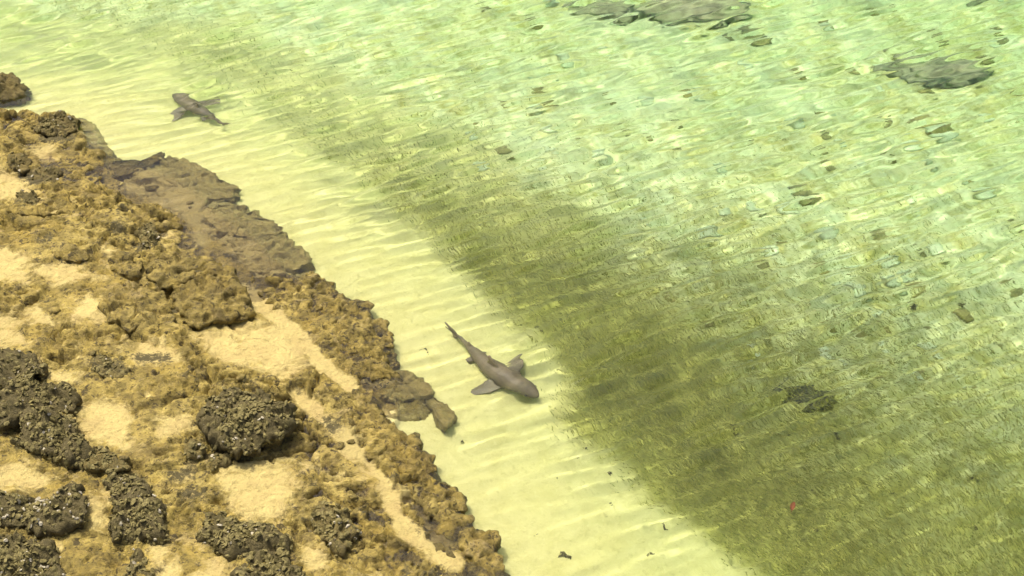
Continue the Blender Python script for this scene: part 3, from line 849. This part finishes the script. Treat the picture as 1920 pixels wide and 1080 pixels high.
while cnt < 46:
    u, v = random.uniform(5, 760), random.uniform(230, 1075)
    p = at(u, v, 0.12)
    i_ = shore_dist(np.array([p.x]), np.array([p.y]))[0]
    if i_ < 0.35: continue
    if sandm[int(np.clip(np.searchsorted(yr, p.y), 0, len(yr) - 1)), int(np.clip(np.searchsorted(xr, p.x), 0, len(xr) - 1))] > 0.25: continue
    cnt += 1
    z = shelf_z(p.x, p.y); sz_ = random.uniform(.03, .085)
    m = PEB[cnt % 5].copy(); m.materials.append(M_SLAB if cnt % 3 else M_DIM)
    o = link('loose_stone', m); o.location = (p.x, p.y, z + sz_ * .1); o.scale = (sz_, sz_ * random.uniform(.6, .9), sz_ * 1.3); o.rotation_euler = (random.uniform(-.3, .3), random.uniform(-.3, .3), random.uniform(0, 6))
    tag(o, 'small loose brown stone lying on the rock shelf' if cnt % 3 else 'small loose dark stone lying on the rock shelf', 'stone', 'small loose brown stones on the shelf' if cnt % 3 else 'small loose dark stones on the shelf')
shore_w = SHORE
cnt = 0
while cnt < 120:
    u, v = random.uniform(880, 1915), random.uniform(20, 760)
    p = at(u, v, -0.7)
    if shore_dist(np.array([p.x]), np.array([p.y]))[0] > -3.6: continue
    cnt += 1
    r_ = random.random(); wp = random.uniform(10, 30)
    if r_ < .4:  a = (M_PALE, 'small pale rubble stone scattered on the green seabed', 'small pale rubble on the seabed')
    elif r_ < .75: a = (M_OLST, 'small olive turf-grown stone scattered on the green seabed', 'small olive rubble on the seabed')
    else: a = (M_DKST, 'small dark stone scattered on the green seabed', 'small dark rubble on the seabed')
    put('stone', PEB[cnt % 5], a[0], u, v, wp, a[1], 'stone', a[2], random.uniform(.55, .95))

def scrap_mesh(seed):
    r = random.Random(seed); bm = bmesh.new()
    for b in range(r.randint(2, 3)):                       # a few curled fronds from one holdfast
        a0 = r.random() * 6.28; L = r.uniform(.5, 1); prev = None
        for q in range(5):
            t = q / 4; a0 += r.uniform(-.35, .35)
            c = Vector((math.cos(a0) * L * t, math.sin(a0) * L * t, .10 + .22 * math.sin(t * 3) + r.uniform(-.03, .03)))
            wd = .25 * (1 - .65 * t); side = Vector((-math.sin(a0), math.cos(a0), .3)) * wd
            cur = [bm.verts.new(c + side), bm.verts.new(c + Vector((0, 0, .07))), bm.verts.new(c - side), bm.verts.new(c - Vector((0, 0, .07)))]
            if prev:
                for s in range(4): bm.faces.new((prev[s], prev[(s + 1) % 4], cur[(s + 1) % 4], cur[s]))
            prev = cur
        bm.faces.new(prev)
    me = bpy.data.meshes.new('weed_scrap'); bm.to_mesh(me); bm.free(); return me
SCR = [scrap_mesh(q) for q in range(5)]
WEEDS = [
 (842, 652, 14, 'under the tail of the grey-brown shark'), (865, 842, 12, 'on sand right of the round cobble'), (972, 930, 10, 'on bare sand below the shark'),
 (970, 988, 10, 'on bare sand right of the brown ledge lobes'), (1006, 1018, 16, 'forked, on sand near the bottom edge'), (1060, 1055, 30, 'largest of all, on sand at the bottom edge'),
 (1082, 885, 12, 'where sand meets the shoal below the shark'), (1040, 920, 22, 'on sand left of the shoal edge'), (1134, 984, 18, 'just left of the dark red leaf'),
 (1243, 1012, 16, 'right of the dark red leaf'), (1140, 968, 20, 'above the dark red leaf'), (1215, 1058, 22, 'at the bottom edge below the dark red leaf'),
 (1095, 862, 14, 'black, right on the shoal edge below the shark'), (1142, 910, 18, 'on the shoal edge above the red leaf'), (795, 670, 20, 'on sand between the ledge and the shark'),
 (712, 592, 18, 'close to the golden ledge'), (1012, 640, 16, 'in the shoal above the shark'), (785, 492, 14, 'on the shoal edge far above the shark'),
 (1520, 950, 12, 'right of the orange-red leaf'), (1812, 930, 26, 'near the lower right edge'), (1665, 952, 14, 'in the dark water between orange-red leaf and right edge'),
 (1560, 846, 12, 'below the lone dark coral head'), (1820, 1020, 18, 'in the bottom right corner'), (1530, 1022, 20, 'near the bottom edge below the orange-red leaf'),
 (1660, 1002, 16, 'near the bottom edge left of the corner'), (1700, 600, 26, 'below the pale stones right of centre'), (1790, 605, 22, 'right of the pale stones, near the right edge'),
 (135, 192, 14, 'beside the islet rock at upper left, left of a pair'), (158, 190, 12, 'beside the islet rock at upper left, right of a pair'),
 (247, 231, 8, 'left of the faint far shark'), (1370, 830, 20, 'in the dark shoal left of the lone coral head'), (1475, 845, 10, 'in the dark shoal under the lone coral head')]
for i, (u, v, wp, where) in enumerate(WEEDS):
    put('weed_scrap', SCR[i % 5], M_WEED, u, v, wp * 1.3, 'scrap of brown weed ' + where, 'seaweed', 'weed scraps on the bottom', 1.0, 0.5, random.uniform(0, 6))
def leaf_mesh():
    bm = bmesh.new(); rows = []
    for q in range(7):                                     # pointed blade, folded along the midrib, with a stalk
        t = q / 6; wd = .46 * math.sin(math.pi * min(1, t * .92 + .06)) ** .8; x_ = -1 + 2 * t; zc = .18 * math.sin(t * 3.1)
        rows.append([bm.verts.new((x_, -wd, zc + .12 * wd + .10)), bm.verts.new((x_, 0, zc)), bm.verts.new((x_, wd, zc + .12 * wd + .10)), bm.verts.new((x_, 0, zc - .05))])
    for a, b in zip(rows[:-1], rows[1:]):
        for p, q in ((0, 1), (1, 2), (2, 3), (3, 0)): bm.faces.new((a[p], a[q], b[q], b[p]))
    bm.faces.new(rows[0]); bm.faces.new(rows[-1][::-1])
    st = [bm.verts.new((-1.5, dy, .05 + dz)) for dy, dz in ((-.04, 0), (.04, 0), (0, .07))]; s0 = [bm.verts.new((-.9, dy, dz)) for dy, dz in ((-.05, 0), (.05, 0), (0, .08))]
    for q in range(3): bm.faces.new((st[q], st[(q + 1) % 3], s0[(q + 1) % 3], s0[q]))
    me = bpy.data.meshes.new('fallen_leaf'); bm.to_mesh(me); bm.free(); return me
LEAF = leaf_mesh()
put('fallen_leaf', LEAF, M_RED, 1180, 998, 20, 'dark red leaf lying on the yellow sand near the bottom', 'leaf', None, .8, .2, -.3)
lf = put('fallen_leaf', LEAF, M_RED, 1486, 952, 22, 'orange-red leaf in the dark green water above the bottom edge', 'leaf', None, .9, .2, 1.2)
p = at(1486, 952, -0.06); lf.location = (p.x, p.y, -0.06)        # floats just under the surface

# ------------------------------------------------------------------ sharks
def mat_shark():
    k = NM('shark_skin'); P = k.obj()
    nz = k.t.nodes.new('ShaderNodeSeparateXYZ'); k.l(P, nz.inputs[0])
    n_ = k.noise(P, 6, 4, 0.6)
    top = k.mix(k.ramp(n_, (0.35, 0.0), (0.7, 1.0)), (0.20, 0.16, 0.10), (0.135, 0.105, 0.065))
    sep = k.t.nodes.new('ShaderNodeSeparateXYZ'); k.l(k.t.nodes.new('ShaderNodeNewGeometry').outputs['Normal'], sep.inputs[0])
    c = k.mix(k.ramp(k.math('ADD', k.math('MULTIPLY', sep.outputs[2], 0.5), 0.5), (0.2, 0.0), (0.38, 1.0)), (0.5, 0.46, 0.34), top)
    return k.finish(c, 0.5, 0.3, n_, 0.1, 0.01)
M_SHARK = mat_shark()

def shark(px, zc, length_hint, label, wscale=1.0):
    """px: spine from snout to tail tip in photo pixels at depth zc"""
    pts = np.array([[*at(u, v, zc)[:2]] for u, v in px])
    seg = np.hypot(*np.diff(pts, axis=0).T); c = np.concatenate([[0], np.cumsum(seg)]); L = c[-1]
    def sp(t):
        q = np.clip(t, 0, 1) * L
        return Vector((np.interp(q, c, pts[:, 0]), np.interp(q, c, pts[:, 1]), 0))
    def spine(t):                                            # smoothed
        s = Vector((0, 0, 0)); tot = 0
        for dt, w_ in ((-.08, 1), (-.04, 2), (0, 3), (.04, 2), (.08, 1)):
            e = t + dt
            p = sp(e) if 0 <= e <= 1 else (sp(0) + (sp(0) - sp(.05)) * (-e / .05) if e < 0 else sp(1) + (sp(1) - sp(.95)) * ((e - 1) / .05))
            s += p * w_; tot += w_
        return s / tot
    org = spine(0.4)
    bm = bmesh.new()
    prof = [(0.0, .008, .007), (.012, .024, .016), (.04, .045, .030), (.09, .066, .047), (.16, .082, .063), (.25, .090, .074), (.34, .088, .076), (.45, .076, .068), (.56, .056, .054), (.66, .037, .040), (.74, .023, .028), (.80, .016, .022), (.86, .012, .020), (.93, .008, .016), (1.0, .003, .006)]
    NS = 18; prev = None
    for t, hw, hh in prof:
        p = spine(t) - org
        f = (spine(max(t - .02, -.02)) - spine(t + .02)).normalized()
        s = Vector((f.y, -f.x, 0))                           # shark's right
        ringv = []
        for q in range(NS):
            a_ = q / NS * 6.283
            x_, z_ = math.cos(a_), math.sin(a_)
            z_ = z_ * (1.0 if z_ > 0 else .8)
            ringv.append(bm.verts.new(p + s * x_ * hw * L * wscale + Vector((0, 0, z_ * hh * L + (.04 * L * max(0, t - .8) / .2)))))
        if prev:
            for q in range(NS): bm.faces.new((prev[q], prev[(q + 1) % NS], ringv[(q + 1) % NS], ringv[q]))
        else: bm.faces.new(ringv)
        prev = ringv
    bm.faces.new(list(reversed(prev)))
    def fin(outl, th):
        """outline of points root..tip..root as a plate that thins towards the rim"""
        cen = sum(outl, Vector()) / len(outl)
        n_ = (outl[1] - outl[0]).cross(outl[-1] - outl[0]).normalized()
        T = max(0.6 * th, 0.0075 * L)
        up_ = [bm.verts.new(p + n_ * T) for p in outl]; dn_ = [bm.verts.new(p - n_ * T) for p in outl]
        a_ = bm.verts.new(cen + n_ * th * 1.3); b_2 = bm.verts.new(cen - n_ * th * 1.3)
        for q in range(len(outl)):
            q2 = (q + 1) % len(outl)
            bm.faces.new((up_[q], up_[q2], a_)); bm.faces.new((dn_[q2], dn_[q], b_2)); bm.faces.new((up_[q2], up_[q], dn_[q], dn_[q2]))
    def fr(t):
        f = (spine(t - .03) - spine(t + .03)).normalized(); return spine(t) - org, f, Vector((f.y, -f.x, 0)), Vector((0, 0, 1))
    for sg in (-1, 1):                                       # pectorals
        p, f, s, u = fr(.28); s = s * sg
        fin([p + f * .03 * L + s * .05 * L - u * .03 * L, p + s * .18 * L - f * .01 * L - u * .045 * L, p + s * .30 * L - f * .12 * L - u * .055 * L, p + s * .28 * L - f * .145 * L - u * .055 * L,
             p + s * .16 * L - f * .10 * L - u * .045 * L, p - f * .10 * L + s * .05 * L - u * .03 * L], .011 * L)
        p, f, s, u = fr(.58); s = s * sg                     # pelvics
        fin([p + s * .02 * L - u * .03 * L, p + s * .085 * L - f * .03 * L - u * .05 * L, p + s * .08 * L - f * .06 * L - u * .05 * L, p - f * .06 * L + s * .02 * L - u * .03 * L], .007 * L)
    p, f, s, u = fr(.40)                                     # first dorsal
    fin([p + f * .05 * L + u * .055 * L, p - f * .01 * L + u * .12 * L, p - f * .055 * L + u * .155 * L, p - f * .07 * L + u * .15 * L, p - f * .06 * L + u * .10 * L, p - f * .085 * L + u * .05 * L], .010 * L)
    p, f, s, u = fr(.70)                                     # second dorsal
    fin([p + f * .02 * L + u * .02 * L, p - f * .02 * L + u * .065 * L, p - f * .04 * L + u * .06 * L, p - f * .045 * L + u * .02 * L], .006 * L)
    p, f, s, u = fr(.84)                                     # tail: long upper, short lower lobe
    b2 = spine(1.0) - org
    fin([p + u * .02 * L, p * .5 + b2 * .5 + u * .075 * L, b2 + u * .105 * L, b2 + u * .085 * L + f * .02 * L, p * .5 + b2 * .5 + u * .03 * L, p - f * .05 * L - u * .07 * L, p - f * .02 * L - u * .045 * L, p - u * .01 * L], .007 * L)
    me = bpy.data.meshes.new('shark'); bmesh.ops.recalc_face_normals(bm, faces=bm.faces); bm.to_mesh(me); bm.free()
    o = link('shark', me, M_SHARK)
    o.location = (org.x, org.y, zc)
    md = o.modifiers.new('skin', 'REMESH'); md.mode = 'VOXEL'; md.voxel_size = 0.0055 * L; md.use_smooth_shade = True
    sm_ = o.modifiers.new('soft', 'SMOOTH'); sm_.factor = .5; sm_.iterations = 2
    dg = bpy.context.evaluated_depsgraph_get()
    nm = bpy.data.meshes.new_from_object(o.evaluated_get(dg))
    o.modifiers.clear(); o.data = nm; nm.name = 'shark'
    if not nm.materials: nm.materials.append(M_SHARK)
    tag(o, label, 'shark', 'sharks patrolling the shallows')
    # eyes
    for sg in (-1, 1):
        p, f, s, u = fr(.065)
        bm = bmesh.new(); bmesh.ops.create_uvsphere(bm, u_segments=8, v_segments=6, radius=.007 * L)
        e = bpy.data.meshes.new('eye'); bm.to_mesh(e); bm.free()
        eo = link('eye', e, M_EYE, o); eo.location = p + s * sg *   .054 * L * wscale + u * .008 * L
    return o

shark([(1008, 752), (985, 738), (955, 722), (925, 703), (902, 684), (886, 666), (868, 648), (834, 626)], -0.21, 1.8, 'grey-brown shark swimming towards the lower right over yellow sand', 1.0)
shark([(327, 187), (348, 200), (368, 214), (390, 227), (412, 240), (436, 252)], -0.24, 1.5, 'faint grey shark heading away in the shallows at upper left', 1.05)

# ------------------------------------------------------------------ shoal of small fish
def shoal(n_try):
    r = np.random.default_rng(3)
    lo, hi = np.array([-8.5, 7.9]), np.array([9.5, 22.5])
    p = lo + (hi - lo) * r.random((n_try, 2))
    d, sd_ = dist_line(p[:, 0], p[:, 1], SHOAL)
    d = d * np.where(sd_ > 0, -1, 1)
    dn = d + 0.25 * fbm(p[:, 0] * 1.2, p[:, 1] * 1.2, 3, 88)
    farf = sstep(19.0, 10.8, p[:, 1])                       # thicker towards the near end
    wide = 0.9 + 3.4 * farf
    den = sstep(-0.10, 0.60, dn) * np.exp(-np.clip(dn - 0.6, 0, 99) / wide) * (0.14 + 0.86 * farf)
    den *= np.clip(0.85 + 0.5 * fbm(p[:, 0] * 0.8, p[:, 1] * 0.8, 3, 90), 0, 1.4)
    keep = r.random(n_try) < den
    p = p[keep]; n = len(p)
    zbed, _ = sea_depth(p[:, 0], p[:, 1])
    z = zbed + 0.07 + (np.abs(zbed) - 0.15) * r.random(n) ** 1.4 * 0.85
    head = R(-52) + 1.0 * fbm(p[:, 0] * 0.45, p[:, 1] * 0.45, 2, 95) + r.normal(0, 0.35, n)
    L = 0.038 + 0.032 * r.random(n)
    base_v = np.array([[.5, 0, 0], [.08, .10, 0], [.08, 0, .13], [.08, -.10, 0], [.08, 0, -.13], [-.34, 0, .015], [-.34, 0, -.015], [-.52, .01, .11], [-.52, -.01, -.11]])
    base_f = np.array([[0, 1, 2], [0, 2, 3], [0, 3, 4], [0, 4, 1], [1, 5, 2], [2, 5, 3], [3, 6, 4], [4, 6, 1], [1, 6, 5], [3, 5, 6], [5, 6, 7], [6, 8, 7]])
    c, s = np.cos(head), np.sin(head)
    bx = base_v[None] * L[:, None, None]
    x_ = bx[..., 0] * c[:, None] - bx[..., 1] * s[:, None] + p[:, :1]
    y_ = bx[..., 0] * s[:, None] + bx[..., 1] * c[:, None] + p[:, 1:]
    z_ = bx[..., 2] + z[:, None]
    v = np.stack([x_, y_, z_], -1).reshape(-1, 3)
    f = (base_f[None] + (np.arange(n) * len(base_v))[:, None, None]).reshape(-1, 3)
    me = mesh_from('fish_shoal', v, f, False)
    add_attr(me, 'tone', np.repeat(r.random((n, 1)) ** 1.3, len(base_v), 0))
    o = link('fish_shoal', me, M_FISH)
    tag(o, 'dense olive mass of tiny fish in the shallows parting before the shark', 'fish shoal', kind='stuff')
    return n
NF = shoal(620000)
print('FISH', NF, 'TRIS', sum(len(o.data.loop_triangles) if o.data.loop_triangles else sum(len(p.vertices) - 2 for p in o.data.polygons) for o in S.objects if o.type == 'MESH'))
for o in S.objects:                       # sunlight focused by the ripples falls on everything under water
    if o.type == 'MESH' and o is not water and o is not body:
        o.cycles.is_caustics_receiver = True
